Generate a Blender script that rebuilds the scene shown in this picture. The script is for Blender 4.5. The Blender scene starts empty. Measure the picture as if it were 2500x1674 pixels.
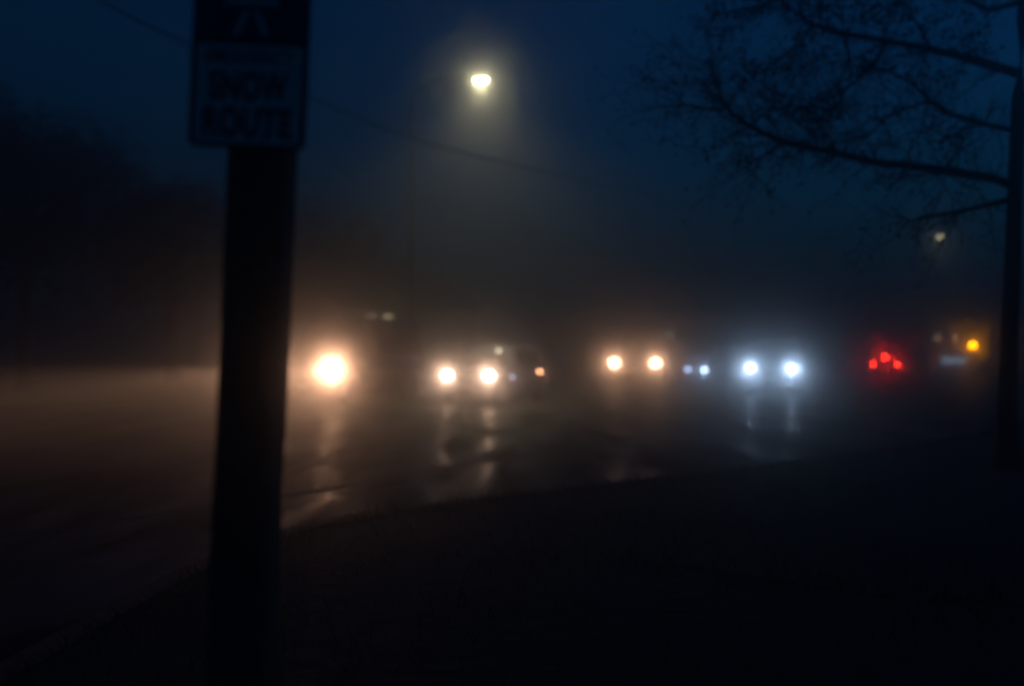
import bpy, bmesh, math, random
from math import radians, sin, cos, pi, atan2, sqrt
from mathutils import Vector, Matrix

random.seed(11)
S = bpy.context.scene
COL = S.collection

# ------------------------------------------------------------------ layout
EYE = 1.45                      # camera height
FPX = 995.6                     # focal length in units of a 1024 wide frame
HOR = 346.0                     # horizon row in that frame

def sight(px, py, Y):
    return Vector(((px-512)/FPX*Y, Y, EYE + (HOR-py)/FPX*Y))

def smooth_path(P, n=8):
    """Catmull-Rom through ground points"""
    P = [Vector((a, b, 0)) for a, b in P]
    out = []
    for i in range(len(P)-1):
        p0, p1, p2, p3 = P[max(i-1, 0)], P[i], P[i+1], P[min(i+2, len(P)-1)]
        for k in range(n):
            t = k/n
            out.append(0.5*((2*p1) + (p2-p0)*t + (2*p0-5*p1+4*p2-p3)*t*t + (3*p1-p0-3*p2+p3)*t**3))
    out.append(P[-1])
    return out

def offset_path(P, d):
    """shift a ground path sideways, + is to its right"""
    out = []
    for i, p in enumerate(P):
        t = (P[min(i+1, len(P)-1)] - P[max(i-1, 0)]).normalized()
        out.append(p + Vector((t.y, -t.x, 0))*d)
    return out

# the near kerb and the far kerb of the road, which bends left in the distance
NEARK = smooth_path([(-2.4, -38), (-2.35, -20), (-2.3, -8), (-2.25, 0), (-2.2, 3.0), (-2.1, 4.7), (-1.93, 6.2), (-1.45, 7.6), (-0.2, 8.85), (1.3, 10.0), (3.03, 11.4), (7.0, 15.2), (11.5, 20.5), (16.0, 28), (20, 38), (23.5, 48), (27, 60), (33, 82), (43, 120)])
FARK = smooth_path([(-40, -38), (-39, -20), (-37, -5), (-31, 7), (-22, 14.5), (-13, 21), (-8.0, 25.6), (-5.0, 29.5), (-3.4, 33.5), (-1.6, 40), (1.2, 50), (4.2, 61), (9, 78), (20, 122)])

# ------------------------------------------------------------------ helpers
def tag(o, label=None, cat=None, group=None, kind=None):
    if label: o['label'] = label
    if cat: o['category'] = cat
    if group: o['group'] = group
    if kind: o['kind'] = kind
    return o

def thing(name, label, cat, loc=(0, 0, 0), rz=0.0, group=None):
    o = bpy.data.objects.new(name, None)
    o.empty_display_size = 0.2
    COL.objects.link(o)
    o.location = loc
    o.rotation_euler = (0, 0, rz)
    return tag(o, label, cat, group)

def obj(name, bm, mat, parent=None, smooth=False, sub=0):
    me = bpy.data.meshes.new(name)
    bmesh.ops.recalc_face_normals(bm, faces=bm.faces[:])
    bm.to_mesh(me)
    bm.free()
    if mat is not None:
        me.materials.append(mat)
    if smooth:
        for p in me.polygons:
            p.use_smooth = True
    o = bpy.data.objects.new(name, me)
    COL.objects.link(o)
    if parent is not None:
        o.parent = parent
    if sub:
        m = o.modifiers.new('subsurf', 'SUBSURF')
        m.levels = sub
        m.render_levels = sub
    return o

def box(bm, c, s, rot=None):
    r = bmesh.ops.create_cube(bm, size=1.0)
    M = Matrix.Translation(Vector(c))
    if rot is not None:
        M = M @ rot
    M = M @ Matrix.Diagonal((s[0], s[1], s[2], 1))
    bmesh.ops.transform(bm, matrix=M, verts=r['verts'])
    return r['verts']

def bevel_box(c, s, b=0.02, seg=2, rot=None):
    bm = bmesh.new()
    box(bm, c, s, rot)
    bmesh.ops.bevel(bm, geom=bm.edges[:], offset=b, segments=seg, affect='EDGES', profile=0.5)
    return bm

def tube(bm, pts, rad, sides=8, cap=True):
    pts = [Vector(p) for p in pts]
    n = len(pts)
    if not hasattr(rad, '__len__'):
        rad = [rad]*n
    rings = []
    up = Vector((0, 0, 1))
    for i, p in enumerate(pts):
        t = (pts[min(i+1, n-1)] - pts[max(i-1, 0)])
        if t.length < 1e-9:
            t = Vector((0, 0, 1))
        t.normalize()
        a = t.cross(up)
        if a.length < 0.05:
            a = t.cross(Vector((1, 0, 0)))
        a.normalize()
        b = a.cross(t).normalized()
        ring = [bm.verts.new(p + (a*cos(2*pi*k/sides) + b*sin(2*pi*k/sides))*rad[i]) for k in range(sides)]
        rings.append(ring)
    for i in range(n-1):
        for k in range(sides):
            bm.faces.new((rings[i][k], rings[i][(k+1) % sides], rings[i+1][(k+1) % sides], rings[i+1][k]))
    if cap and sides > 2:
        bm.faces.new(rings[0][::-1])
        bm.faces.new(rings[-1])

def loft(bm, rings, closed=True, caps=True):
    vr = [[bm.verts.new(p) for p in r] for r in rings]
    m = len(vr[0])
    for i in range(len(vr)-1):
        for k in range(m if closed else m-1):
            bm.faces.new((vr[i][k], vr[i][(k+1) % m], vr[i+1][(k+1) % m], vr[i+1][k]))
    if caps:
        bm.faces.new(vr[0][::-1])
        bm.faces.new(vr[-1])

def lathe(bm, prof, M, seg=24):
    """profile of (radius, height) spun about local z, placed by M"""
    rings = []
    for r, h in prof:
        rings.append([M @ Vector((r*cos(2*pi*k/seg), r*sin(2*pi*k/seg), h)) for k in range(seg)])
    loft(bm, rings)

def sheet(pts, z):
    bm = bmesh.new()
    bm.faces.new([bm.verts.new((p[0], p[1], z)) for p in pts])
    return bm

# ------------------------------------------------------------------ materials
def mat(name, col, rough=0.5, metal=0.0, coat=0.0, noise=None, bump=0.0, spec=0.5, trans=0.0):
    m = bpy.data.materials.new(name)
    m.use_nodes = True
    nt = m.node_tree
    b = nt.nodes['Principled BSDF']
    b.inputs['Base Color'].default_value = (*col, 1)
    b.inputs['Roughness'].default_value = rough
    b.inputs['Metallic'].default_value = metal
    b.inputs['Coat Weight'].default_value = coat
    b.inputs['Coat Roughness'].default_value = 0.06
    b.inputs['Specular IOR Level'].default_value = spec
    b.inputs['Transmission Weight'].default_value = trans
    if noise:
        sc, amt = noise
        tc = nt.nodes.new('ShaderNodeTexCoord')
        nz = nt.nodes.new('ShaderNodeTexNoise')
        nz.inputs['Scale'].default_value = sc
        nz.inputs['Detail'].default_value = 6
        nt.links.new(tc.outputs['Object'], nz.inputs['Vector'])
        mx = nt.nodes.new('ShaderNodeMix')
        mx.data_type = 'RGBA'
        mx.inputs[6].default_value = (*[c*(1-amt) for c in col], 1)
        mx.inputs[7].default_value = (*[min(1, c*(1+amt)) for c in col], 1)
        nt.links.new(nz.outputs['Fac'], mx.inputs[0])
        nt.links.new(mx.outputs[2], b.inputs['Base Color'])
        if bump:
            bp = nt.nodes.new('ShaderNodeBump')
            bp.inputs['Strength'].default_value = bump
            bp.inputs['Distance'].default_value = 0.02
            nt.links.new(nz.outputs['Fac'], bp.inputs['Height'])
            nt.links.new(bp.outputs['Normal'], b.inputs['Normal'])
    return m

def glow(name, col, strength):
    m = bpy.data.materials.new(name)
    m.use_nodes = True
    b = m.node_tree.nodes['Principled BSDF']
    b.inputs['Base Color'].default_value = (*[min(0.8, c*0.6+0.1) for c in col], 1)
    b.inputs['Roughness'].default_value = 0.2
    b.inputs['Emission Color'].default_value = (*col, 1)
    b.inputs['Emission Strength'].default_value = strength
    m.cycles.emission_sampling = 'NONE'
    return m

WARM = (1.0, 0.52, 0.30)
COOL = (0.48, 0.69, 1.0)
NEUT = (1.0, 0.62, 0.42)
LAMPC = (1.0, 0.90, 0.52)
RED = (1.0, 0.022, 0.010)
AMBER = (1.0, 0.30, 0.0)

M = {}
M['wood'] = mat('weathered_wood', (0.10, 0.075, 0.055), 0.85, noise=(14, 0.5), bump=0.5)
M['sign_white'] = mat('sign_white', (0.86, 0.84, 0.76), 0.45, noise=(30, 0.06))
M['sign_blue'] = mat('sign_blue', (0.05, 0.055, 0.13), 0.45, noise=(30, 0.08))
M['sign_letter'] = mat('sign_letter', (0.28, 0.05, 0.06), 0.5)
M['dull_red_lens'] = mat('dull_red_lens', (0.22, 0.02, 0.025), 0.3)
M['sign_edge'] = mat('sign_edge', (0.10, 0.02, 0.025), 0.5)
M['steel'] = mat('galvanised_steel', (0.30, 0.31, 0.32), 0.5, 0.8, noise=(25, 0.2))
M['pole_paint'] = mat('dark_pole_paint', (0.008, 0.009, 0.008), 0.9, spec=0.1)
M['bark'] = mat('bark', (0.055, 0.042, 0.034), 0.9, noise=(9, 0.5), bump=0.8)
M['leaf'] = mat('dry_leaf', (0.06, 0.055, 0.03), 0.7, noise=(3, 0.5))
M['leaf_dark'] = mat('dark_leaf', (0.035, 0.05, 0.03), 0.7, noise=(2, 0.5))
M['grass'] = mat('winter_grass', (0.060, 0.048, 0.020), 0.7, noise=(4, 0.5))
M['soil'] = mat('verge_soil', (0.055, 0.040, 0.022), 0.95, noise=(6, 0.5), bump=0.7)
M['kerb'] = mat('kerb_concrete', (0.05, 0.048, 0.045), 0.9, noise=(12, 0.3), bump=0.3)
M['paint_line'] = mat('road_paint', (0.10, 0.10, 0.095), 0.9, spec=0.0, noise=(5, 0.25))
M['rubber'] = mat('tyre_rubber', (0.02, 0.02, 0.02), 0.8)
M['rim'] = mat('alloy_rim', (0.45, 0.45, 0.46), 0.3, 0.9)
M['glass'] = mat('car_glass', (0.01, 0.012, 0.014), 0.22, spec=0.12)
M['plastic'] = mat('black_plastic', (0.02, 0.02, 0.022), 0.55)
M['chrome'] = mat('chrome', (0.6, 0.6, 0.62), 0.15, 1.0)
M['plate'] = mat('number_plate', (0.7, 0.7, 0.7), 0.4)
M['car_dark'] = mat('paint_charcoal', (0.022, 0.022, 0.025), 0.3, 0.2, 1.0)
M['car_grey'] = mat('paint_grey', (0.12, 0.13, 0.14), 0.3, 0.5, 1.0)
M['car_blue'] = mat('paint_blue_grey', (0.10, 0.13, 0.18), 0.55, 0.2, 0.0, spec=0.2)
M['car_black'] = mat('paint_black', (0.012, 0.012, 0.014), 0.25, 0.0, 1.0)
M['car_white'] = mat('paint_white', (0.55, 0.56, 0.57), 0.35, 0.0, 0.8)
M['siding'] = mat('house_siding', (0.22, 0.21, 0.19), 0.8, noise=(3, 0.15))
M['roofing'] = mat('roof_shingle', (0.06, 0.055, 0.055), 0.9, noise=(10, 0.4))
M['wire'] = mat('cable_black', (0.015, 0.015, 0.016), 0.6)
M['g_warm'] = glow('headlight_warm_glow', WARM, 26)
M['g_neut'] = glow('headlight_pale_glow', NEUT, 24)
M['g_cool'] = glow('headlight_blue_glow', COOL, 16)
M['g_cool_dim'] = glow('headlight_blue_dim', (0.45, 0.6, 1.0), 9)
M['g_red'] = glow('brake_glow', RED, 150)
M['g_amber'] = glow('indicator_glow', AMBER, 75)
M['g_lamp'] = glow('street_lamp_glow', LAMPC, 60)
M['g_lamp_far'] = glow('far_lamp_glow', LAMPC, 15)
M['g_roof_glint'] = glow('roof_glint_glow', (1.0, 0.85, 0.45), 0.75)
M['g_roof_glint_faint'] = glow('roof_glint_faint', (1.0, 0.78, 0.5), 0.28)
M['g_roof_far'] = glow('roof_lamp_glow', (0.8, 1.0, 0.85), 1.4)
M['g_clearance'] = glow('clearance_glow', (1.0, 0.6, 0.35), 1.3)
M['g_screen_glint'] = glow('windscreen_glint_glow', (1.0, 0.88, 0.62), 2.6)
M['g_side'] = glow('side_marker_glow', (1.0, 0.42, 0.20), 18.0)
M['g_fender_glint'] = glow('fender_glint_glow', (0.6, 0.75, 1.0), 3.0)
M['g_bumper_sheen'] = glow('bumper_sheen_glow', (0.55, 0.72, 1.0), 1.1)

def wet_asphalt():
    m = bpy.data.materials.new('wet_asphalt')
    m.use_nodes = True
    nt = m.node_tree
    N = nt.nodes
    b = N['Principled BSDF']
    tc = N.new('ShaderNodeTexCoord')
    big = N.new('ShaderNodeTexNoise'); big.inputs['Scale'].default_value = 0.55; big.inputs['Detail'].default_value = 8; big.inputs['Roughness'].default_value = 0.6; big.inputs['Distortion'].default_value = 0.8
    mp = N.new('ShaderNodeMapping')
    mp.inputs['Rotation'].default_value = (0, 0, radians(6))
    mp.inputs['Scale'].default_value = (2.2, 0.5, 1)
    nt.links.new(tc.outputs['Object'], mp.inputs['Vector'])
    nt.links.new(mp.outputs['Vector'], big.inputs['Vector'])
    fine = N.new('ShaderNodeTexNoise'); fine.inputs['Scale'].default_value = 60; fine.inputs['Detail'].default_value = 5
    nt.links.new(tc.outputs['Object'], fine.inputs['Vector'])
    r = N.new('ShaderNodeMapRange')
    r.inputs['From Min'].default_value = 0.40; r.inputs['From Max'].default_value = 0.62
    r.inputs['To Min'].default_value = 0.50; r.inputs['To Max'].default_value = 0.30
    nt.links.new(big.outputs['Fac'], r.inputs['Value'])
    c = N.new('ShaderNodeMix'); c.data_type = 'RGBA'
    c.inputs[6].default_value = (0.013, 0.013, 0.0135, 1)
    c.inputs[7].default_value = (0.030, 0.029, 0.028, 1)
    nt.links.new(fine.outputs['Fac'], c.inputs[0])
    bp = N.new('ShaderNodeBump'); bp.inputs['Strength'].default_value = 0.22; bp.inputs['Distance'].default_value = 0.006
    nt.links.new(fine.outputs['Fac'], bp.inputs['Height'])
    # coarse chippings scatter light; only the wet patches mirror the lamps
    df = N.new('ShaderNodeBsdfDiffuse'); gl = N.new('ShaderNodeBsdfGlossy'); mxs = N.new('ShaderNodeMixShader')
    nt.links.new(c.outputs[2], df.inputs['Color'])
    nt.links.new(r.outputs['Result'], gl.inputs['Roughness'])
    nt.links.new(bp.outputs['Normal'], df.inputs['Normal']); nt.links.new(bp.outputs['Normal'], gl.inputs['Normal'])
    wet = N.new('ShaderNodeMapRange')
    wet.inputs['From Min'].default_value = 0.40; wet.inputs['From Max'].default_value = 0.66
    wet.inputs['To Min'].default_value = 0.035; wet.inputs['To Max'].default_value = 0.27
    nt.links.new(big.outputs['Fac'], wet.inputs['Value'])
    nt.links.new(wet.outputs['Result'], mxs.inputs[0])
    nt.links.new(df.outputs[0], mxs.inputs[1]); nt.links.new(gl.outputs[0], mxs.inputs[2])
    nt.links.new(mxs.outputs[0], N['Material Output'].inputs['Surface'])
    N.remove(b)
    return m
M['asphalt'] = wet_asphalt()

# ------------------------------------------------------------------ lamps
class G:                        # tiny node-maths helper for the lamp patterns
    def __init__(s, nt): s.nt = nt
    def m(s, op, a, b=None, c=None):
        n = s.nt.nodes.new('ShaderNodeMath'); n.operation = op
        for i, v in enumerate((a, b, c)):
            if v is None: continue
            if isinstance(v, (int, float)): n.inputs[i].default_value = v
            else: s.nt.links.new(v, n.inputs[i])
        return n.outputs[0]
    def ramp(s, v, a, b, lo, hi):
        n = s.nt.nodes.new('ShaderNodeMapRange'); n.interpolation_type = 'SMOOTHSTEP'
        for k, x in (('From Min', a), ('From Max', b), ('To Min', lo), ('To Max', hi)):
            n.inputs[k].default_value = x
        s.nt.links.new(v, n.inputs['Value'])
        return n.outputs['Result']

def lamp(parent, loc, col, power, radius=0.04, pattern=None, name='lamp_light'):
    d = bpy.data.lights.new(name, 'POINT')
    d.energy = power*(0.05 if "headlight" in name else 0.12)
    d.color = col
    d.shadow_soft_size = radius
    o = bpy.data.objects.new(name, d)
    COL.objects.link(o)
    o.location = loc
    if parent is not None: o.parent = parent
    if pattern:
        d.use_nodes = True
        nt = d.node_tree
        em = nt.nodes['Emission']
        tc = nt.nodes.new('ShaderNodeTexCoord')
        sp = nt.nodes.new('ShaderNodeSeparateXYZ')
        nt.links.new(tc.outputs['Normal'], sp.inputs[0])
        g = G(nt)
        v = pattern(g, sp.outputs[0], sp.outputs[1], sp.outputs[2])
        nt.links.new(v, em.inputs['Strength'])
    return o

def low_beam(main, spill, stray_cut=None):
    """dipped headlight looking along +x: a broad fan below a sharp cut-off, plus stray light"""
    def f(g, x, y, z):
        fan = g.m('POWER', 2.718, g.m('MULTIPLY', g.m('MULTIPLY', y, y), -11.0))
        cut = g.ramp(z, -0.060, 0.040, 1.0, 0.0)
        low = g.m('POWER', 2.718, g.m('MULTIPLY', g.m('MULTIPLY', z, z), -170.0))
        fwd = g.ramp(x, 0.0, 0.35, 0.0, 1.0)
        beam = g.m('MULTIPLY', g.m('MULTIPLY', fan, cut), g.m('MULTIPLY', low, fwd))
        st = g.m('MULTIPLY', g.ramp(x, -0.15, 0.5, 0.0, 1.0), g.m('MULTIPLY', g.ramp(z, 0.03, 0.16, 1.0, 0.10), g.ramp(z, -0.13, -0.004, 0.38, 1.0)))
        if stray_cut:          # added one-sided cut of the stray light, so the van reads dark
            st = g.m('MULTIPLY', st, g.ramp(y, stray_cut[0], stray_cut[1], 1.0, 0.05))
        return g.m('ADD', g.m('MULTIPLY', beam, main), g.m('MULTIPLY', st, spill))
    return f

def cutoff_luminaire(g, x, y, z):
    """street lantern: light leaves downwards, a little stray light sideways"""
    a = g.ramp(z, -0.92, -0.38, 1.0, 0.0)
    return g.m('ADD', g.m('MULTIPLY', a, 1.0), 0.006)

def rear_glow(g, x, y, z):
    return g.ramp(x, -0.25, 0.3, 1.0, 0.0)

# ------------------------------------------------------------------ camera
cd = bpy.data.cameras.new('camera')
cam = bpy.data.objects.new('camera', cd)
COL.objects.link(cam)
cam.location = (0, 0, EYE)
cam.rotation_euler = (radians(90) + math.atan((HOR-342.5)/FPX), 0, 0)
cd.sensor_width = 36
cd.lens = 35
cd.clip_start = 0.05
cd.clip_end = 600
cd.dof.use_dof = True
cd.dof.focus_distance = 5.2
cd.dof.aperture_fstop = 0.70
S.camera = cam

# ------------------------------------------------------------------ sky
w = bpy.data.worlds.new('World')
S.world = w
w.use_nodes = True
nt = w.node_tree
bg = nt.nodes['Background']
sky = nt.nodes.new('ShaderNodeTexSky')
sky.sky_type = 'NISHITA'
sky.sun_disc = False
sky.sun_elevation = radians(-3)
sky.sun_rotation = radians(75)
tint = nt.nodes.new('ShaderNodeMix')
tint.data_type = 'RGBA'
tint.blend_type = 'MULTIPLY'
tint.inputs[0].default_value = 1.0
tint.inputs[7].default_value = (0.02, 0.35, 1.0, 1)
nt.links.new(sky.outputs[0], tint.inputs[6])
nt.links.new(tint.outputs[2], bg.inputs['Color'])
bg.inputs['Strength'].default_value = 0.66
SKY_STRENGTH = bg

# ------------------------------------------------------------------ fog
HAZE = 0.040
bm = bmesh.new()
box(bm, (10, 62, 5.8), (300, 216, 13.6))
hz = obj('haze', bm, None)
tag(hz, kind='stuff')
hm = bpy.data.materials.new('haze')
hm.use_nodes = True
for n in list(hm.node_tree.nodes):
    if n.type != 'OUTPUT_MATERIAL': hm.node_tree.nodes.remove(n)
add = hm.node_tree.nodes.new('ShaderNodeAddShader')
# fog droplets throw most light nearly straight on (the glow round a lamp) and a little to all sides
for k, (dens, g_, col) in enumerate(((0.034, 0.981, (0.92, 0.93, 0.94, 1)), (0.009, 0.25, (0.37, 0.36, 0.34, 1)))):
    pv = hm.node_tree.nodes.new('ShaderNodeVolumePrincipled')
    pv.inputs['Color'].default_value = col
    pv.inputs['Density'].default_value = dens
    pv.inputs['Anisotropy'].default_value = g_
    hm.node_tree.links.new(pv.outputs[0], add.inputs[k])
hm.node_tree.links.new(add.outputs[0], [n for n in hm.node_tree.nodes if n.type == 'OUTPUT_MATERIAL'][0].inputs['Volume'])
hz.data.materials.append(hm)

# ------------------------------------------------------------------ ground
o = obj('ground', sheet([(-135, -42), (155, -42), (155, 165), (-135, 165)], -0.004), M['soil']); tag(o, kind='structure')
def ribbon(A, B, z):
    bm = bmesh.new()
    va = [bm.verts.new((p.x, p.y, z)) for p in A]
    vb = [bm.verts.new((p.x, p.y, z)) for p in B]
    for i in range(len(A)-1):
        bm.faces.new((va[i], va[i+1], vb[i+1], vb[i]))
    return bm
def resample(P, n):
    L = [0.0]
    for a, b in zip(P, P[1:]): L.append(L[-1] + (b-a).length)
    out = []
    j = 0
    for k in range(n):
        d = L[-1]*k/(n-1)
        while j < len(P)-2 and L[j+1] < d: j += 1
        out.append(P[j].lerp(P[j+1], min(1, (d-L[j])/max(1e-6, L[j+1]-L[j]))))
    return out
o = obj('road', ribbon(resample(FARK, 120), resample(NEARK, 120), 0.0), M['asphalt']); tag(o, kind='structure')
def kerb(P, d0, d1):
    A, B = offset_path(P, d0), offset_path(P, d1)
    bm = bmesh.new()
    loft(bm, [[a + Vector((0, 0, -.05)), b + Vector((0, 0, -.05)), b + Vector((0, 0, .13)), a + Vector((0, 0, .13))] for a, b in zip(A, B)])
    return bm
o = obj('kerb', kerb(NEARK, 0.0, 0.16), M['kerb']); tag(o, kind='structure')
o = obj('far_kerb', kerb(FARK, -0.16, 0.0), M['kerb']); tag(o, kind='structure')
# near verge, gently uneven
def verge(P, sgn, d):
    bm = bmesh.new()
    rows = []
    for j, dd in enumerate(d):
        Q = offset_path(P, sgn*dd)
        rows.append([bm.verts.new((q.x, q.y, 0.12 + (0.0 if j < 2 else 0.025*sin(q.x*1.7)*cos(q.y*1.3) + random.uniform(-.008, .008)))) for q in Q])
    for a, b in zip(rows, rows[1:]):
        for i in range(len(P)-1):
            bm.faces.new((a[i], a[i+1], b[i+1], b[i]))
    return bm
NV = resample(NEARK, 240)
o = obj('verge', verge(NV, 1, [.165, .4, .8, 1.3, 2, 3, 4, 5, 6, 7, 8, 10, 13]), M['soil'], smooth=True); tag(o, kind='structure')
o = obj('far_verge', verge(resample(FARK, 120), -1, [.165, .4, 1, 2, 4, 7, 12, 20]), M['soil'], smooth=True); tag(o, kind='structure')
# painted edge line
EL = smooth_path([(-6.5, 4.2), (-1.67, 10.46), (-0.76, 12.0), (2.2, 16.2), (6.5, 21.5)])
o = obj('edge_line', ribbon(offset_path(EL, -.05), offset_path(EL, .05), 0.004), M['paint_line']); tag(o, kind='structure')

# grass on the verge
bm = bmesh.new()
GP = [offset_path(NV, .2 + .35*k) for k in range(26)]
for k in range(90000):
    i = random.randrange(len(NV)-1); row = random.choice(GP)
    q = row[i].lerp(row[i+1], random.random()) + Vector((random.uniform(-.25, .25), random.uniform(-.25, .25), 0))
    if q.y < 0.9 or q.y > 16 or abs(q.x) > 0.62*q.y+0.8: continue
    if (q - NV[i]).dot(Vector(((NV[i+1]-NV[i]).y, -(NV[i+1]-NV[i]).x, 0)).normalized()) < .19: continue
    h = random.uniform(0.03, 0.11); a = random.uniform(0, 2*pi); wd = 0.004+0.003*random.random()
    lx, ly = random.uniform(-.05, .05), random.uniform(-.05, .05)
    z = 0.10
    v = [bm.verts.new((q.x+cos(a)*wd, q.y+sin(a)*wd, z)), bm.verts.new((q.x-cos(a)*wd, q.y-sin(a)*wd, z)),
         bm.verts.new((q.x+lx, q.y+ly, z+h))]
    bm.faces.new(v)
for k in range(26000):
    i = random.randrange(len(NV)-1)
    t_ = (NV[i+1]-NV[i]).normalized()
    q = NV[i].lerp(NV[i+1], random.random()) + Vector((t_.y, -t_.x, 0))*(0.17 + abs(random.gauss(0, .10)))
    if q.y < 1 or q.y > 26 or abs(q.x) > 0.62*q.y+0.8: continue
    clump = 0.5+0.5*sin(q.x*5.1+q.y*3.3)*sin(q.x*1.7-q.y*2.1)
    h = random.uniform(0.04, 0.09+0.10*clump); a = random.uniform(0, 2*pi); wd = 0.004+0.004*random.random()
    lean = random.uniform(-.02, .12)
    lx, ly = -t_.y*lean+random.uniform(-.04, .04), t_.x*lean+random.uniform(-.04, .04)
    bm.faces.new([bm.verts.new((q.x+cos(a)*wd, q.y+sin(a)*wd, .10)), bm.verts.new((q.x-cos(a)*wd, q.y-sin(a)*wd, .10)), bm.verts.new((q.x+lx, q.y+ly, .10+h))])
o = obj('grass', bm, M['grass'])
tag(o, 'short dark grass on the verge beside the near kerb', 'grass', kind='stuff')

# ------------------------------------------------------------------ sign post
LEAN = radians(2.4)
post_y = 2.6
base_x = (211.6+277.6)/2
foot = sight(257, HOR, post_y)          # where the post crosses eye level
t = thing('wooden_post', 'tall square weathered wooden post carrying the snow route sign, leaning slightly', 'post',
          (foot.x - math.tan(LEAN)*EYE, post_y, 0.10))
t.rotation_euler = (0, LEAN, 0)
bm = bmesh.new()
pw = 0.152
rings = []
for i in range(14):
    z = -0.25 + i*3.3/13
    ww = pw/2*(1+random.uniform(-.012, .012))
    dx = random.uniform(-.002, .002)
    c = 0.014
    rings.append([(dx+ww-c, -ww, z), (dx+ww, -ww+c, z), (dx+ww, ww-c, z), (dx+ww-c, ww, z),
                  (dx-ww+c, ww, z), (dx-ww, ww-c, z), (dx-ww, -ww+c, z), (dx-ww+c, -ww, z)])
loft(bm, rings)
obj('shaft', bm, M['wood'], t)
bm = bmesh.new()
box(bm, (0, 0, 3.075), (pw+0.02, pw+0.02, 0.035))
obj('cap', bm, M['steel'], t)

def text_mesh(body, size_w, size_h, cx, cz, y, mt, name, parent, bold=0.012):
    cu = bpy.data.curves.new(name, 'FONT')
    cu.body = body; cu.size = 1.0; cu.extrude = 0.01; cu.offset = bold
    cu.space_character = 1.08
    to = bpy.data.objects.new(name+'_curve', cu)
    COL.objects.link(to)
    dg = bpy.context.evaluated_depsgraph_get()
    me = bpy.data.meshes.new_from_object(to.evaluated_get(dg))
    bpy.data.objects.remove(to)
    xs = [v.co.x for v in me.vertices]; ys = [v.co.y for v in me.vertices]
    x0, x1, y0, y1 = min(xs), max(xs), min(ys), max(ys)
    for v in me.vertices:
        u = (v.co.x-x0)/(x1-x0)-0.5; q = (v.co.y-y0)/(y1-y0)-0.5; d = v.co.z
        v.co = Vector((cx+u*size_w, y-d*0.08, cz+q*size_h))
    me.materials.clear(); me.materials.append(mt)
    o = bpy.data.objects.new(name, me)
    COL.objects.link(o); o.parent = parent
    return o

# the sign, fixed to the post: 30 x 46 cm sheet
sy = post_y - pw/2 - 0.006
c0 = sight(246, 148.5, sy)               # middle of its lower edge
sg = thing('traffic_sign', 'white street sign lettered SNOW ROUTE with dark upper panel, fixed to wooden post', 'sign', (c0.x, sy, c0.z))
sg.rotation_euler = (0, LEAN, 0)
SW, SH = 0.298, 0.46
def rrect(w, z0, z1, r, y, th, n=6):
    bm = bmesh.new()
    out = []
    for cx, cz, a0 in ((w/2-r, z1-r, 0), (-w/2+r, z1-r, 90), (-w/2+r, z0+r, 180), (w/2-r, z0+r, 270)):
        for k in range(n+1):
            a = radians(a0+90*k/n)
            out.append((cx+r*cos(a), cz+r*sin(a)))
    loft(bm, [[(x, y, z) for x, z in out], [(x, y+th, z) for x, z in out]])
    return bm
obj('panel', rrect(SW, 0, SH, 0.022, 0.0, 0.003), M['sign_edge'], sg)
obj('face', rrect(SW-0.030, 0.012, 0.262, 0.012, -0.0025, 0.002), M['sign_white'], sg)
obj('upper_panel', rrect(SW-0.012, 0.272, SH-0.006, 0.012, -0.0025, 0.002), M['sign_blue'], sg)
letter = M['sign_letter']
text_mesh('EMERGENCY', 0.222, 0.036, 0, 0.233, -0.0028, letter, 'lettering', sg)
text_mesh('SNOW', 0.200, 0.078, 0.0, 0.158, -0.0028, letter, 'lettering', sg, 0.045)
text_mesh('ROUTE', 0.225, 0.078, 0.0, 0.066, -0.0028, letter, 'lettering', sg, 0.045)
bm = bmesh.new()
for sx in (-1, 1):
    v = [(0.004*sx, 0.352), (0.020*sx, 0.345), (0.047*sx, 0.287), (0.030*sx, 0.287)]
    loft(bm, [[(x, -0.0042, z) for x, z in v], [(x, -0.0026, z) for x, z in v]])
obj('emblem', bm, M['sign_white'], sg)
bm = bmesh.new()
box(bm, (0.0, -0.0034, 0.371), (0.135, 0.0016, 0.016))
obj('emblem_bar', bm, M['sign_white'], sg)
for z in (0.03, 0.285, 0.43):
    bm = bmesh.new()
    lathe(bm, [(0.007, 0), (0.007, 0.003), (0.004, 0.005)], Matrix.Translation((0.045, -0.0026, z)) @ Matrix.Rotation(radians(90), 4, 'X'), 12)
    obj('bolt', bm, M['steel'], sg)

# ------------------------------------------------------------------ cars
def body_ring(x, w, zb, zt, crown=0.03):
    h = [(w-0.06, zb), (w-0.01, zb+0.10), (w, zb+(zt-zb)*0.5), (w-0.02, zt-0.10), (w-0.07, zt-0.02), (w*0.55, zt+crown*0.7)]
    return [(x, y, z) for y, z in h] + [(x, -y, z) for y, z in h[::-1]]

def cabin_ring(x, wb, wt, zb, zt):
    h = [(wb, zb), (wb+(wt-wb)*0.75, zb+(zt-zb)*0.75), (wt, zt-0.03*(zt > zb+0.1)), (wt*0.8, zt+0.005)]
    return [(x, y, z) for y, z in h] + [(x, -y, z) for y, z in h[::-1]]

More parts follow.
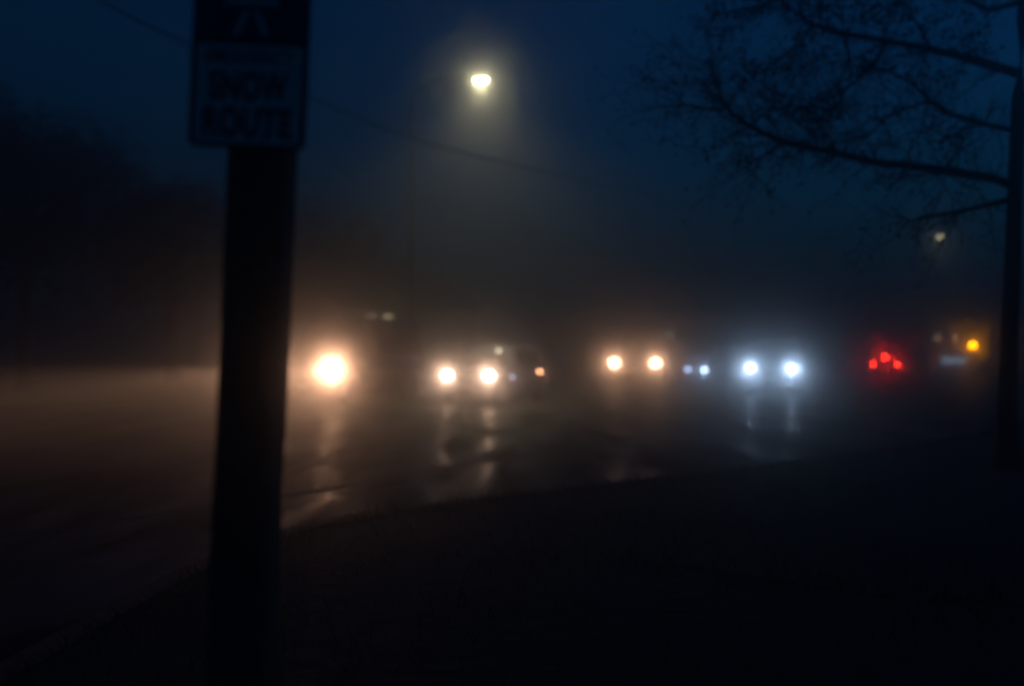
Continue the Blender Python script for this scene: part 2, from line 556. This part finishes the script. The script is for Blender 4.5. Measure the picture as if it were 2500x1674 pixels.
CARS = {
 #        len  halfW  front profile (frac of length from the nose -> top height)                               cabin: base, roof front, roof rear, base;  roof, belt
 'sedan':  dict(L=4.7, W=0.90, zb=0.20, prof=[(0, .52), (.02, .66), (.08, .74), (.28, .88), (.42, .92), (.75, .95), (.93, .98), (.985, .92), (1, .60)],
                cab=(.27, .41, .66, .84), roof=1.43, belt=.90, wheel=.32, axle=(.19, .79), win=((.40, .535), (.545, .70))),
 'suv':    dict(L=4.5, W=0.92, zb=0.24, prof=[(0, .62), (.02, .82), (.08, .92), (.25, 1.02), (.42, 1.04), (.75, 1.06), (.95, 1.08), (.99, 1.04), (1, .62)],
                cab=(.24, .37, .88, .975), roof=1.68, belt=1.02, wheel=.35, axle=(.19, .79), win=((.37, .52), (.53, .68), (.69, .86))),
 'van':    dict(L=4.5, W=0.97, zb=0.24, prof=[(0, .66), (.015, .92), (.06, 1.03), (.18, 1.14), (.30, 1.16), (.75, 1.16), (.97, 1.16), (.99, 1.14), (1, .66)],
                cab=(.15, .29, .965, .99), roof=2.22, belt=1.20, wheel=.36, axle=(.17, .78), win=((.31, .46), (.47, .66), (.67, .92))),
 'pickup': dict(L=5.5, W=0.99, zb=0.34, prof=[(0, .74), (.015, 1.0), (.05, 1.10), (.22, 1.16), (.40, 1.18), (.6, 1.18), (.97, 1.18), (.99, 1.15), (1, .74)],
                cab=(.22, .32, .575, .625), roof=1.90, belt=1.15, wheel=.40, axle=(.17, .80), win=((.31, .43), (.44, .575))),
 'hatch':  dict(L=3.8, W=0.84, zb=0.20, prof=[(0, .50), (.02, .66), (.09, .78), (.27, .92), (.45, .95), (.75, .97), (.95, .99), (.99, .95), (1, .56)],
                cab=(.25, .40, .86, .97), roof=1.47, belt=.93, wheel=.31, axle=(.18, .82), win=((.39, .58), (.59, .84))),
}

def build_car(name, label, kind, pos, head, paint, lightz, lamp_half, glowmat, lit_front=True, glow_second=None, lamp_size=(0.10, 0.07), group=None, tail=None, ref='head'):
    c = CARS[kind]
    L, W, zb = c['L'], c['W'], c['zb']
    f = Vector((cos(head), sin(head), 0))
    centre = Vector((pos[0], pos[1], 0)) - f*(L/2-0.05)*(1 if ref == 'head' else -1)
    t = thing(name, label, 'car' if kind not in ('van', 'pickup') else ('van' if kind == 'van' else 'pickup truck'), centre, head, group)
    X = lambda q: L/2 - q*L
    def top(q):
        P = c['prof']
        for (a, za), (b, zb_) in zip(P, P[1:]):
            if a <= q <= b: return za + (zb_-za)*(q-a)/(b-a)
        return P[-1][1]
    bm = bmesh.new()
    qs = sorted(set([p[0] for p in c['prof']] + [.005, .15, .35, .5, .65, .85]))
    rings = []
    for q in qs:
        e = min(q, 1-q)
        wq = W*(1 - 0.16*max(0, 1-e/0.08)**2)
        zbb = zb + 0.10*max(0, 1-e/0.03)
        rings.append(body_ring(X(q), wq, zbb, top(q)))
    loft(bm, rings)
    b0, b1, b2, b3 = c['cab']; R, B = c['roof'], c['belt']
    wb, wt = W-0.05, W-0.24
    rr = [cabin_ring(X(b0), wb-.04, wb-.06, B-.06, B-.02)]
    rr.append(cabin_ring(X(b0+(b1-b0)*.55), wb, wb-.11, B-.06, B+(R-B)*.56))
    rr.append(cabin_ring(X(b1-.005), wb, wt, B-.06, R-.03))
    rr.append(cabin_ring(X(b1+(b2-b1)*.35), wb, wt-.01, B-.06, R))
    rr.append(cabin_ring(X(b2-.01), wb, wt, B-.06, R-.03))
    rr.append(cabin_ring(X(b2+(b3-b2)*.5), wb-.01, wt+.04, B-.06, B+(R-B)*.52))
    rr.append(cabin_ring(X(b3), wb-.04, wb-.08, B-.06, B-.02))
    loft(bm, rr)
    if kind == 'pickup':       # bed rails above an open bed
        for sx in (-1, 1):
            box(bm, (X(.805), sx*(W-.10), 1.22), (L*.34, .10, .10))
        box(bm, (X(.985), 0, 1.20), (.08, 2*W-.2, .10))
    body = obj('body', bm, paint, t, smooth=True)
    bv = body.modifiers.new('bevel', 'BEVEL'); bv.width = 0.03; bv.segments = 2; bv.limit_method = 'ANGLE'; bv.angle_limit = radians(35)
    # glazing: windscreen, rear window, side windows
    def slab(pts, nrm, th=0.012):
        bm = bmesh.new()
        n = Vector(nrm).normalized()
        loft(bm, [[Vector(p)+n*0.004 for p in pts], [Vector(p)+n*(0.004+th) for p in pts]])
        return bm
    x0, x1 = X(b0+.012), X(b1-.008)
    obj('windscreen', slab([(x0, wb-.12, B+.03), (x0, -wb+.12, B+.03), (x1, -wt+.07, R-.07), (x1, wt-.07, R-.07)], (R-B, 0, x0-x1)), M['glass'], t)
    x0, x1 = X(b3-.006), X(b2+.004)
    obj('rear_window', slab([(x0+.02, wb-.14, B+.05), (x0+.02, -wb+.14, B+.05), (x1, -wt+.08, R-.09), (x1, wt-.08, R-.09)], (-(R-B), 0, x1-x0)), M['glass'], t)
    for (q0, q1) in c['win']:
        zl, zu = B+.03, R-.12
        def yy(z): return wb + (wt-wb)*min(1, max(0, (z-(B-.06))/(R-.03-(B-.06)))) 
        fx = 0.10 if q0 == c['win'][0][0] else 0.0
        for sx in (-1, 1):
            pts = [(X(q0)+fx, sx*(yy(zl)+.004), zl), (X(q1), sx*(yy(zl)+.004), zl), (X(q1)+.02, sx*(yy(zu)+.004), zu), (X(q0)-.04, sx*(yy(zu)+.004), zu)]
            obj('side_window', slab(pts, (0, sx, .35)), M['glass'], t)
    # wheels
    r = c['wheel']
    for q in c['axle']:
        for sx in (-1, 1):
            Mx = Matrix.Translation((X(q), sx*(W-.22), r)) @ Matrix.Rotation(radians(-90*sx), 4, 'X')
            bm = bmesh.new()
            lathe(bm, [(r*.62, 0.0), (r*.95, 0.0), (r, .03), (r, .19), (r*.95, .225), (r*.66, .225), (r*.62, .19)], Mx, 28)
            wo = obj('wheel', bm, M['rubber'], t, smooth=False)
            bm = bmesh.new()
            lathe(bm, [(r*.63, .10), (r*.63, .20), (r*.58, .21), (r*.54, .17), (r*.2, .19), (r*.12, .215)], Mx, 20)
            obj('rim', bm, M['rim'], wo)
            bm = bmesh.new()      # dark wheel-arch lip
            lathe(bm, [(r*1.02, .19), (r*1.18, .19), (r*1.18, .235), (r*1.02, .235)], Mx, 28)
            obj('wheel_arch', bm, M['plastic'], t)
    # nose
    nose = X(0)
    obj('grille', bevel_box((nose+.005, 0, lightz-.03), (.03, lamp_half*1.15, .15), .01), M['plastic'], t)
    obj('front_bumper', bevel_box((nose-.01, 0, zb+.20), (.12, 2*W-.22, .20), .04, 3), M['plastic'], t)
    obj('rear_bumper', bevel_box((X(1)+.01, 0, zb+.22), (.12, 2*W-.22, .20), .04, 3), paint, t)
    obj('number_plate', bevel_box((nose+.056, 0, zb+.24), (.012, .32, .11), .004), M['plate'], t)
    for sx in (-1, 1):
        lx = nose - 0.015
        bm = bmesh.new()
        lathe(bm, [(1, -.05), (1, .02), (.9, .04), (.6, .055), (.02, .06)],
              Matrix.Translation((lx, sx*lamp_half, lightz)) @ Matrix.Rotation(radians(90), 4, 'Y') @ Matrix.Diagonal((lamp_size[1], lamp_size[0], 1, 1)), 20)
        gm = glowmat if lit_front else M['chrome']
        if glow_second and sx == -1: gm = glow_second
        obj('headlight', bm, gm, t, smooth=True)
        obj('wing_mirror', bevel_box((X(c['cab'][0]+.09), sx*(W+.09), B+.09), (.10, .19, .13), .035, 3), paint, t)
        tz = (zb+c['belt'])/2+.16
        obj('tail_light', bevel_box((X(1)-.005, sx*(.57 if tail else W-.22), (tail or tz)), (.07, .13, .11), .03, 2), M['g_red'] if tail else M['dull_red_lens'], t)
    return t, X, c

def heads(t, X, lightz, half, col, power, main, spill, sides=(-1, 1), stray_cut=None):
    for sx in sides:
        lamp(t, (X(0)+0.085, sx*half, lightz), col, power, 0.035, low_beam(main, spill, stray_cut), 'headlight_beam')

def oncoming(deg):
    a = radians(deg)
    return atan2(-cos(a), -sin(a))

def on_side(car, px, py, y):
    """local point where the sight line meets the vertical plane local-y = y of a car"""
    h = car.rotation_euler.z
    f = Vector((cos(h), sin(h))); l = Vector((-sin(h), cos(h)))
    k = (px-512)/FPX
    c = car.location
    x = (k*(c.y + l.y*y) - (c.x + l.x*y)) / (f.x - k*f.y)
    Y = c.y + l.y*y + f.y*x
    return Vector((x, y, EYE + (HOR-py)/FPX*Y))

GQ = 'vehicles queueing on the wet road with headlights on'

# 1 the tall dark van whose beams sweep left behind the post
hl = sight(335, 367, 23.7); half = 0.88; h = oncoming(24)
lft = Vector((-sin(h), cos(h), 0))
van, X, c = build_car('van', 'tall dark van at the left end of the queue, half hidden by the wooden post', 'van',
                      hl - lft*half, h, M['car_black'], hl.z, half, M['g_warm'], lamp_size=(0.165, 0.145), group=GQ)
heads(van, X, hl.z, half, WARM, 3700, 84.0, 1.0, stray_cut=(0.565, 0.64))
for px, py, mm in ((371.6, 312.6, 'g_roof_glint_faint'), (388, 314, 'g_roof_glint')):
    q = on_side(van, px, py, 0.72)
    obj('roof_glow', bevel_box((q.x, q.y, c['roof']+.02), (.34, .10, .06), .015), M[mm], van)  # glowing boxes stand in for street-lamp glints on the roof

# 2 compact car beside it
hl1, hl2 = sight(447.5, 374.7, 25.1), sight(489.7, 374.9, 24.6)
mid = (hl1+hl2)/2; half = 0.57
car2, X, c = build_car('car', 'small car with two pale warm headlights, orange lamp at its rear side', 'hatch',
                       mid, oncoming(22), M['car_blue'], mid.z, half, M['g_neut'], lamp_size=(0.14, 0.11), group=GQ)
heads(car2, X, mid.z, half, NEUT, 900, 1.4, 1.0, stray_cut=(0.40, 0.33))
q = on_side(car2, 540, 371, 0.85)
obj('side_marker', bevel_box((q.x, .84, q.z), (.16, .05, .09), .02), M['g_side'], car2)
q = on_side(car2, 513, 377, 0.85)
obj('fender_glint', bevel_box((q.x, .835, q.z), (.16, .04, .09), .015), M['g_fender_glint'], car2)  # bluish glint on the fender, put in as a glowing box
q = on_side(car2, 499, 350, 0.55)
obj('windscreen_glint', bevel_box((q.x, .55, q.z), (.10, .12, .09), .02), M['g_screen_glint'], car2)  # street-lamp glint in the windscreen, put in as a glowing box

# 3 pickup with warm lamps
hl1, hl2 = sight(616, 361.6, 37.0), sight(654.5, 363.3, 36.4)
mid = (hl1+hl2)/2; half = 0.77
truck, X, c = build_car('pickup_truck', 'black pickup truck with two warm orange headlights in the middle of the queue', 'pickup',
                        mid, oncoming(20), M['car_black'], mid.z, half, M['g_warm'], lamp_size=(0.20, 0.15), group=GQ)
heads(truck, X, mid.z, half, WARM, 1050, 0.6, 1.0)
q = on_side(truck, 700, 323.5, 0.70)
obj('roof_glow', bevel_box((X(.53), .70, 1.91), (.22, .14, .07), .02), M['g_roof_far'], truck)

# 4 dark car with blue-white lamps
hl1, hl2 = sight(752.5, 367.2, 30.2), sight(790, 368.4, 29.6)
mid = (hl1+hl2)/2; half = 0.60
suv, X, c = build_car('car', 'dark car with two bluish white headlights and long reflections on the wet road', 'suv',
                      mid, oncoming(20), M['car_dark'], mid.z, half, M['g_cool'], lamp_size=(0.11, 0.085), group=GQ)
heads(suv, X, mid.z, half, COOL, 1150, 1.5, 1.0)

# 5 small car turned across, lamps close together
hl1, hl2 = sight(690, 369.5, 37.2), sight(704, 369, 36.9)
mid = (hl1+hl2)/2
hatch, X, c = build_car('car', 'small hatchback angled across behind the pickup, one bluish headlight bright and one dim', 'hatch',
                        mid, oncoming(70), M['car_grey'], mid.z, 0.60, M['g_cool_dim'], lamp_size=(0.11, 0.08), group=GQ)
for o in hatch.children:
    if o.name.split('.')[0] == 'headlight' and sum(v.co.y for v in o.data.vertices) > 0:
        o.data.materials.clear(); o.data.materials.append(M['g_cool'])
heads(hatch, X, mid.z, 0.60, COOL, 200, 8.0, 1.0, sides=(1,))

# 6 car with brake lights, driving away
hl1, hl2 = sight(874.3, 364.2, 50.2), sight(895.8, 364.2, 49.6)
mid = (hl1+hl2)/2
brake, X, c = build_car('car', 'car driving away with three red brake lights in a triangle', 'hatch',
                        mid, radians(90-20), M['car_dark'], 0.66, 0.58, M['g_cool'], lit_front=False, tail=mid.z, ref='tail')
obj('brake_light', bevel_box((X(1)-.02, 0.0, mid.z+.36), (.06, .15, .10), .03), M['g_red'], brake)
for y, z in ((0.6, mid.z), (-0.6, mid.z), (0, mid.z+.36)):
    lamp(brake, (X(1)-.10, y, z), RED, 20, 0.04, rear_glow, 'brake_light_glow')

# 7 parked van with amber indicator
pv_ = sight(957, 360, 48)
pale, X, c = build_car('van', 'parked pale van with one amber indicator lit, beside the bare tree trunk', 'van',
                       pv_, atan2(pv_.y, pv_.x), M['car_white'], 0.95, 0.66, M['g_cool'], lit_front=False, ref='tail')
am = sight(972, 345, 48)
obj('indicator', bevel_box((X(1)-.07, -0.70, am.z), (.10, .22, .20), .05, 3), M['g_amber'], pale)
lamp(pale, (X(1)-.20, -0.70, am.z), AMBER, 50, 0.05, rear_glow, 'indicator_glow')
bz = pv_.z
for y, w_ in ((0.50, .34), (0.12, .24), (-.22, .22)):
    obj('bumper_sheen', bevel_box((X(1)-.10, y, bz), (.05, w_, .26), .02), M['g_bumper_sheen'], pale)  # glow stands in for light caught by the plate and bumper
for y in (0.86, 0.05):
    obj('marker_lamp', bevel_box((X(1)-.04, y, 1.88), (.06, .22, .18), .03), M['g_clearance'], pale)

# ------------------------------------------------------------------ street lamps
def street_lamp(label, head, armdir, armlen, power, gm, size):
    foot = Vector((head.x + armdir.x*armlen, head.y + armdir.y*armlen, 0.0))
    t = thing('street_lamp', label, 'street lamp', foot, 0, 'street lamps over the road')
    H = head.z
    bm = bmesh.new()
    tube(bm, [(0, 0, -.1), (0, 0, .9), (0, 0, .95), (0, 0, H-.6)], [.13, .12, .095, .06], 14)
    obj('pole', bm, M['pole_paint'], t)
    a = -armdir*armlen
    bm = bmesh.new()
    tube(bm, [(0, 0, H-.7), (a.x*.08, a.y*.08, H-.25), (a.x*.35, a.y*.35, H+.06), (a.x*.8, a.y*.8, H+.12), (a.x*.96, a.y*.96, H+.10)], [.045, .04, .036, .032, .03], 10)
    obj('arm', bm, M['pole_paint'], t)
    ang = atan2(a.y, a.x)
    R = Matrix.Translation((a.x, a.y, H)) @ Matrix.Rotation(ang, 4, 'Z')
    bm = bmesh.new()
    rings = []
    for x, wy, z0, z1 in ((-.42, .05, .06, .12), (-.30, .12, .045, .15), (0, .16, .04, .17), (.26, .14, .04, .14), (.36, .07, .045, .09)):
        rings.append([R @ Vector(p) for p in ((x, -wy, z0), (x, wy, z0), (x, wy*.7, z1), (x, -wy*.7, z1))])
    loft(bm, rings)
    obj('lamp_head', bm, M['steel'], t)
    bm = bmesh.new()
    lathe(bm, [(.95, .045), (1, .0), (.9, -.045), (.6, -.08), (.3, -.095), (.05, -.10)], R @ Matrix.Diagonal((size[0], size[1], 1, 1)), 20)
    obj('lamp_lens', bm, gm, t, smooth=True)
    lamp(t, (a.x, a.y, H-.14), LAMPC, power, 0.05, cutoff_luminaire, 'street_lamp_light')
    return t
street_lamp('lit street lamp with bright yellowish glow high above the van, nearest of the two', sight(481, 80, 32), Vector((-1, .15, 0)).normalized(), 2.3, 21000, M['g_lamp'], (.21, .13))
street_lamp('distant dim street lamp seen beside the bare tree trunk', sight(940, 236, 66), Vector((1, 0, 0)), 2.0, 3600, M['g_lamp_far'], (.16, .13))

# ------------------------------------------------------------------ cable and its pole
pts = [sight(x, y, 17 + (x+60)*0.012 + max(0, x-500)**2*0.0005) for x, y in ((-60, -75), (30, -38), (131, 17), (192, 46), (290, 88), (366, 121), (426, 143), (474, 155), (525, 167), (560, 175), (600, 184), (640, 194), (700, 210), (760, 226), (830, 246))]
bm = bmesh.new()
tube(bm, pts, 0.024, 6)
o = obj('utility_cable', bm, M['wire'])
tag(o, 'sagging black overhead cable strung along the far side below the street lamp', 'cable')
e = pts[-1]
t = thing('utility_pole', 'dark wooden utility pole in the fog where the overhead cable ends', 'utility pole', (e.x, e.y+.16, 0))
bm = bmesh.new(); tube(bm, [(0, 0, -.3), (0, 0, e.z+1.2)], [.16, .11], 12); obj('pole', bm, M['wood'], t)
bm = bmesh.new(); box(bm, (0, 0.13, e.z+.8), (1.8, .09, .11)); obj('crossarm', bm, M['wood'], t)
e = pts[0]
t = thing('utility_pole', 'wooden utility pole at the left end of the overhead cable', 'utility pole', (e.x, e.y+.16, 0))
bm = bmesh.new(); tube(bm, [(0, 0, -.3), (0, 0, e.z+1.2)], [.16, .11], 12); obj('pole', bm, M['wood'], t)
bm = bmesh.new(); box(bm, (0, 0.13, e.z+.8), (1.8, .09, .11)); obj('crossarm', bm, M['wood'], t)

# ------------------------------------------------------------------ near tree, mostly bare
TY = 11.0
tree = thing('bare_tree', 'nearly bare tree at the right edge with long branches and withered leaf clumps', 'tree', (sight(1009, 340, TY).x, TY, 0.1))
T0 = tree.location.copy()
def loc(v): return Vector(v) - T0
bm = bmesh.new()
tr = [(sight(1006, 480, TY) * 1.0)]
trunk = [Vector((T0.x-.03, TY, -.1)), Vector((T0.x-.02, TY, .35)), sight(1007, 420, TY), sight(1009, 340, TY), sight(1012, 285, TY), sight(1015, 200, TY), sight(1019, 100, TY), sight(1024, 20, TY), sight(1030, -60, TY), sight(1033, -140, TY)]
tube(bm, [loc(p) for p in trunk], [.20, .13, .105, .09, .088, .082, .075, .07, .06, .05], 16)
obj('trunk', bm, M['bark'], tree, smooth=True)
limbs = [
  [(1015, 186), (994, 178), (945, 170), (907, 165), (876, 162), (838, 153), (806, 146), (784, 141), (766, 134), (750, 126), (732, 113), (723, 102), (717, 82), (710, 60)],
  [(1022, 74), (1002, 68), (970, 58), (932, 49), (888, 41), (844, 33), (812, 24), (790, 8), (770, -12)],
  [(1018, 131), (986, 124), (954, 115), (931, 101), (915, 85), (891, 71), (872, 66)],
  [(1015, 198), (990, 204), (960, 211), (930, 216), (909, 221)],
  [(1030, -60), (985, -40), (930, -30), (880, -22), (830, -25), (760, 6), (720, 14)],
  [(1026, 0), (990, 10), (960, -6), (930, -30)],
]
lrad = [.052, .056, .030, .034, .05, .034]
lim3 = []
crown = bmesh.new()
nodes = []
for li, L in enumerate(limbs):
    n = len(L)
    dy = (-.2, .5, .1, -.4, .2, .7)[li]
    P = [sight(x, y, TY + dy*i/n*2 + 0.06*sin(i*2.1+li)) for i, (x, y) in enumerate(L)]
    R = [lrad[li]*(1-.82*i/(n-1))+.004 for i in range(n)]
    tube(crown, [loc(p) for p in P], R, 8)
    for i in range(1, n):
        nodes.append((P[i], (P[i]-P[i-1]).normalized(), R[i]))
sidet = [[(723, 110), (705, 108), (684, 105)], [(781, 143), (767, 153), (753, 162)], [(932, 49), (915, 19), (899, -4)], [(844, 33), (850, 60), (838, 85), (815, 105), (790, 112)],
         [(888, 41), (870, 70), (845, 90), (838, 108)], [(838, 153), (828, 135), (818, 122)], [(931, 101), (905, 108), (884, 120), (870, 135)], [(945, 170), (960, 150), (946, 138)],
         [(812, 24), (800, 45), (775, 62), (748, 80)], [(750, 126), (770, 108), (800, 106)]]
for k, L in enumerate(sidet):
    P = [sight(x, y, TY + .12*k - .5 + .1*i) for i, (x, y) in enumerate(L)]
    tube(crown, [loc(p) for p in P], [.020 - .013*i/(len(L)-1) for i in range(len(L))], 6)
    for i in range(1, len(P)): nodes.append((P[i], (P[i]-P[i-1]).normalized(), .012))
rnd = random.Random(5)
tips = []
def twig(p, d, r, n, depth):
    pts_, rr_ = [p], [r]
    for i in range(n):
        d = (d + Vector((rnd.gauss(0, .28), rnd.gauss(0, .28), rnd.gauss(-.02, .28)))).normalized()
        p = p + d*rnd.uniform(.07, .15)
        pts_.append(p); rr_.append(max(.0025, r*(1-(i+1)/n)))
        if depth > 0 and rnd.random() < .55:
            twig(p, (d + Vector((rnd.gauss(0, .8), rnd.gauss(0, .8), rnd.gauss(0, .8)))).normalized(), r*.6, max(2, n-2), depth-1)
    tube(crown, [loc(q) for q in pts_], rr_, 4, cap=False)
    tips.append(p)
for (p, d, r) in nodes:
    for k in range(5):
        dd = (d*.6 + Vector((rnd.gauss(-.2, .7), rnd.gauss(0, .8), rnd.gauss(.05, .8)))).normalized()
        twig(p, dd, min(.011, r*.5+.003), rnd.randint(3, 6), 2)
cr = obj('branches', crown, M['bark'], tree)
# withered leaves in clumps
lf = bmesh.new()
clumps = [(800, 47, 20), (765, 74, 22), (812, 14, 22), (852, 17, 24), (825, 110, 15), (805, 113, 13), (876, 63, 14), (915, 76, 12), (784, 91, 12), (750, 9, 16), (946, 135, 14), (868, 157, 9),
          (720, 10, 10), (905, 20, 22), (960, 20, 22), (790, 66, 16), (838, 60, 10), (940, 82, 14), (885, 110, 12), (828, 152, 8), (985, 45, 16), (870, -5, 26), (815, -8, 22), (740, 30, 9), (712, 30, 8)]
for (x, y, r) in clumps:
    for k in range(int(r*r*0.18)):
        a, q = rnd.uniform(0, 2*pi), sqrt(rnd.random())*r*1.15
        p = loc(sight(x+cos(a)*q*1.25, y+sin(a)*q*.8, TY+rnd.gauss(0, .45)))
        d = Vector((rnd.gauss(0, 1), rnd.gauss(0, 1), rnd.gauss(-.4, 1))).normalized()
        s_ = d.orthogonal().normalized()
        ln, wd = rnd.uniform(.05, .10), rnd.uniform(.018, .035)
        v = [lf.verts.new(p), lf.verts.new(p+d*ln*.5+s_*wd), lf.verts.new(p+d*ln), lf.verts.new(p+d*ln*.5-s_*wd)]
        lf.faces.new(v)
for p in tips:
    if rnd.random() < .35:
        for k in range(2):
            q = loc(p) + Vector((rnd.gauss(0, .04), rnd.gauss(0, .04), rnd.gauss(0, .04)))
            d = Vector((rnd.gauss(0, 1), rnd.gauss(0, 1), rnd.gauss(-.4, 1))).normalized(); s_ = d.orthogonal().normalized()
            v = [lf.verts.new(q), lf.verts.new(q+d*.035+s_*.02), lf.verts.new(q+d*.07), lf.verts.new(q+d*.035-s_*.02)]
            lf.faces.new(v)
obj('leaves', lf, M['leaf'], tree)

# ------------------------------------------------------------------ trees and a house across the road
def round_tree(label, px, py, Y, rx, rz, seed, group='dark trees across the road', leaves=5200):
    R_ = random.Random(seed)
    c = sight(px, py, Y)
    t = thing('tree', label, 'tree', (c.x, c.y, 0.1), 0, group)
    bm = bmesh.new()
    h = c.z
    tube(bm, [(0, 0, -.2), (.02, 0, .4), (-.05, .05, h*.5), (.05, 0, h), (0, 0, h+rz*.6)], [.34, .24, .2, .13, .04], 10)
    cents = []
    for k in range(22):
        a = R_.uniform(0, 2*pi); e = R_.uniform(-.5, 1.0)
        q = Vector((cos(a)*rx*R_.uniform(.35, .82), sin(a)*rx*R_.uniform(.35, .82), e*rz*.8))
        f_ = sqrt(max(.05, 1-(e*.8)**2))
        q.x *= f_; q.y *= f_
        cents.append((q, R_.uniform(.28, .5)*rx))
        b0 = Vector((0, 0, h*R_.uniform(.5, .95)))
        b2 = Vector((q.x, q.y, q.z+h))
        tube(bm, [b0, b0.lerp(b2, .5)+Vector((0, 0, .2)), b2], [.09, .05, .015], 5)
    obj('trunk', bm, M['bark'], t)
    lf = bmesh.new()
    for k in range(leaves):
        q, r = R_.choice(cents)
        d = Vector((R_.gauss(0, 1), R_.gauss(0, 1), R_.gauss(0, 1))).normalized()*r*R_.random()**.4
        p = q + d + Vector((0, 0, h))
        n = Vector((R_.gauss(0, 1), R_.gauss(0, 1), R_.gauss(0, 1))).normalized(); s_ = n.orthogonal().normalized()
        ln, wd = R_.uniform(.14, .28), R_.uniform(.06, .11)
        lf.faces.new([lf.verts.new(p), lf.verts.new(p+n*ln*.5+s_*wd), lf.verts.new(p+n*ln), lf.verts.new(p+n*ln*.5-s_*wd)])
    obj('crown', lf, M['leaf_dark'], t)
round_tree('large dark round tree at the far left across the road', 25, 215, 30, 3.4, 3.4, 1)
round_tree('smaller dark tree across the road just left of the wooden post', 172, 262, 33, 2.6, 2.3, 2)
round_tree('dark tree between the wooden post and the street lamp, beyond the house', 320, 268, 44, 3.4, 2.6, 4)

hc = sight(375, 346, 46)
t = thing('house', 'dark gabled house in the fog behind the van', 'house', (hc.x, hc.y, 0.1), radians(40))
bm = bmesh.new()
box(bm, (0, 0, 1.5), (7, 6, 3.2)); obj('wall', bm, M['siding'], t)
bm = bmesh.new()
loft(bm, [[(-3.9, -3.4, 2.95), (-3.9, 0, 4.9), (-3.9, 3.4, 2.95)], [(3.9, -3.4, 2.95), (3.9, 0, 4.9), (3.9, 3.4, 2.95)]])
rf = obj('roof', bm, M['roofing'], t)
bm = bmesh.new(); box(bm, (1.8, .6, 4.9), (.6, .6, 1.2)); obj('chimney', bm, M['kerb'], rf)
for x in (-2.2, 2.0):
    wf = obj('window', bevel_box((x, -3.02, 1.6), (1.1, .10, 1.3), .02), M['car_white'], t)
    bm = bmesh.new(); box(bm, (x, -3.075, 1.6), (.9, .02, 1.1)); obj('pane', bm, M['glass'], wf)
obj('door', bevel_box((0, -3.02, 1.0), (.95, .10, 2.05), .02), M['plastic'], t)

# ------------------------------------------------------------------ render settings
S.render.engine = 'CYCLES'
cy = S.cycles
cy.use_denoising = True
cy.denoiser = 'OPENIMAGEDENOISE'
cy.max_bounces = 6
cy.volume_bounces = 3
cy.diffuse_bounces = 2
cy.glossy_bounces = 3
cy.transmission_bounces = 2
cy.transparent_max_bounces = 4
cy.sample_clamp_indirect = 0.5
cy.sample_clamp_direct = 0.0
cy.caustics_reflective = False
cy.caustics_refractive = False
S.view_settings.view_transform = 'Standard'
S.view_settings.look = 'None'
S.view_settings.exposure = 0.0
S.view_settings.gamma = 1.0
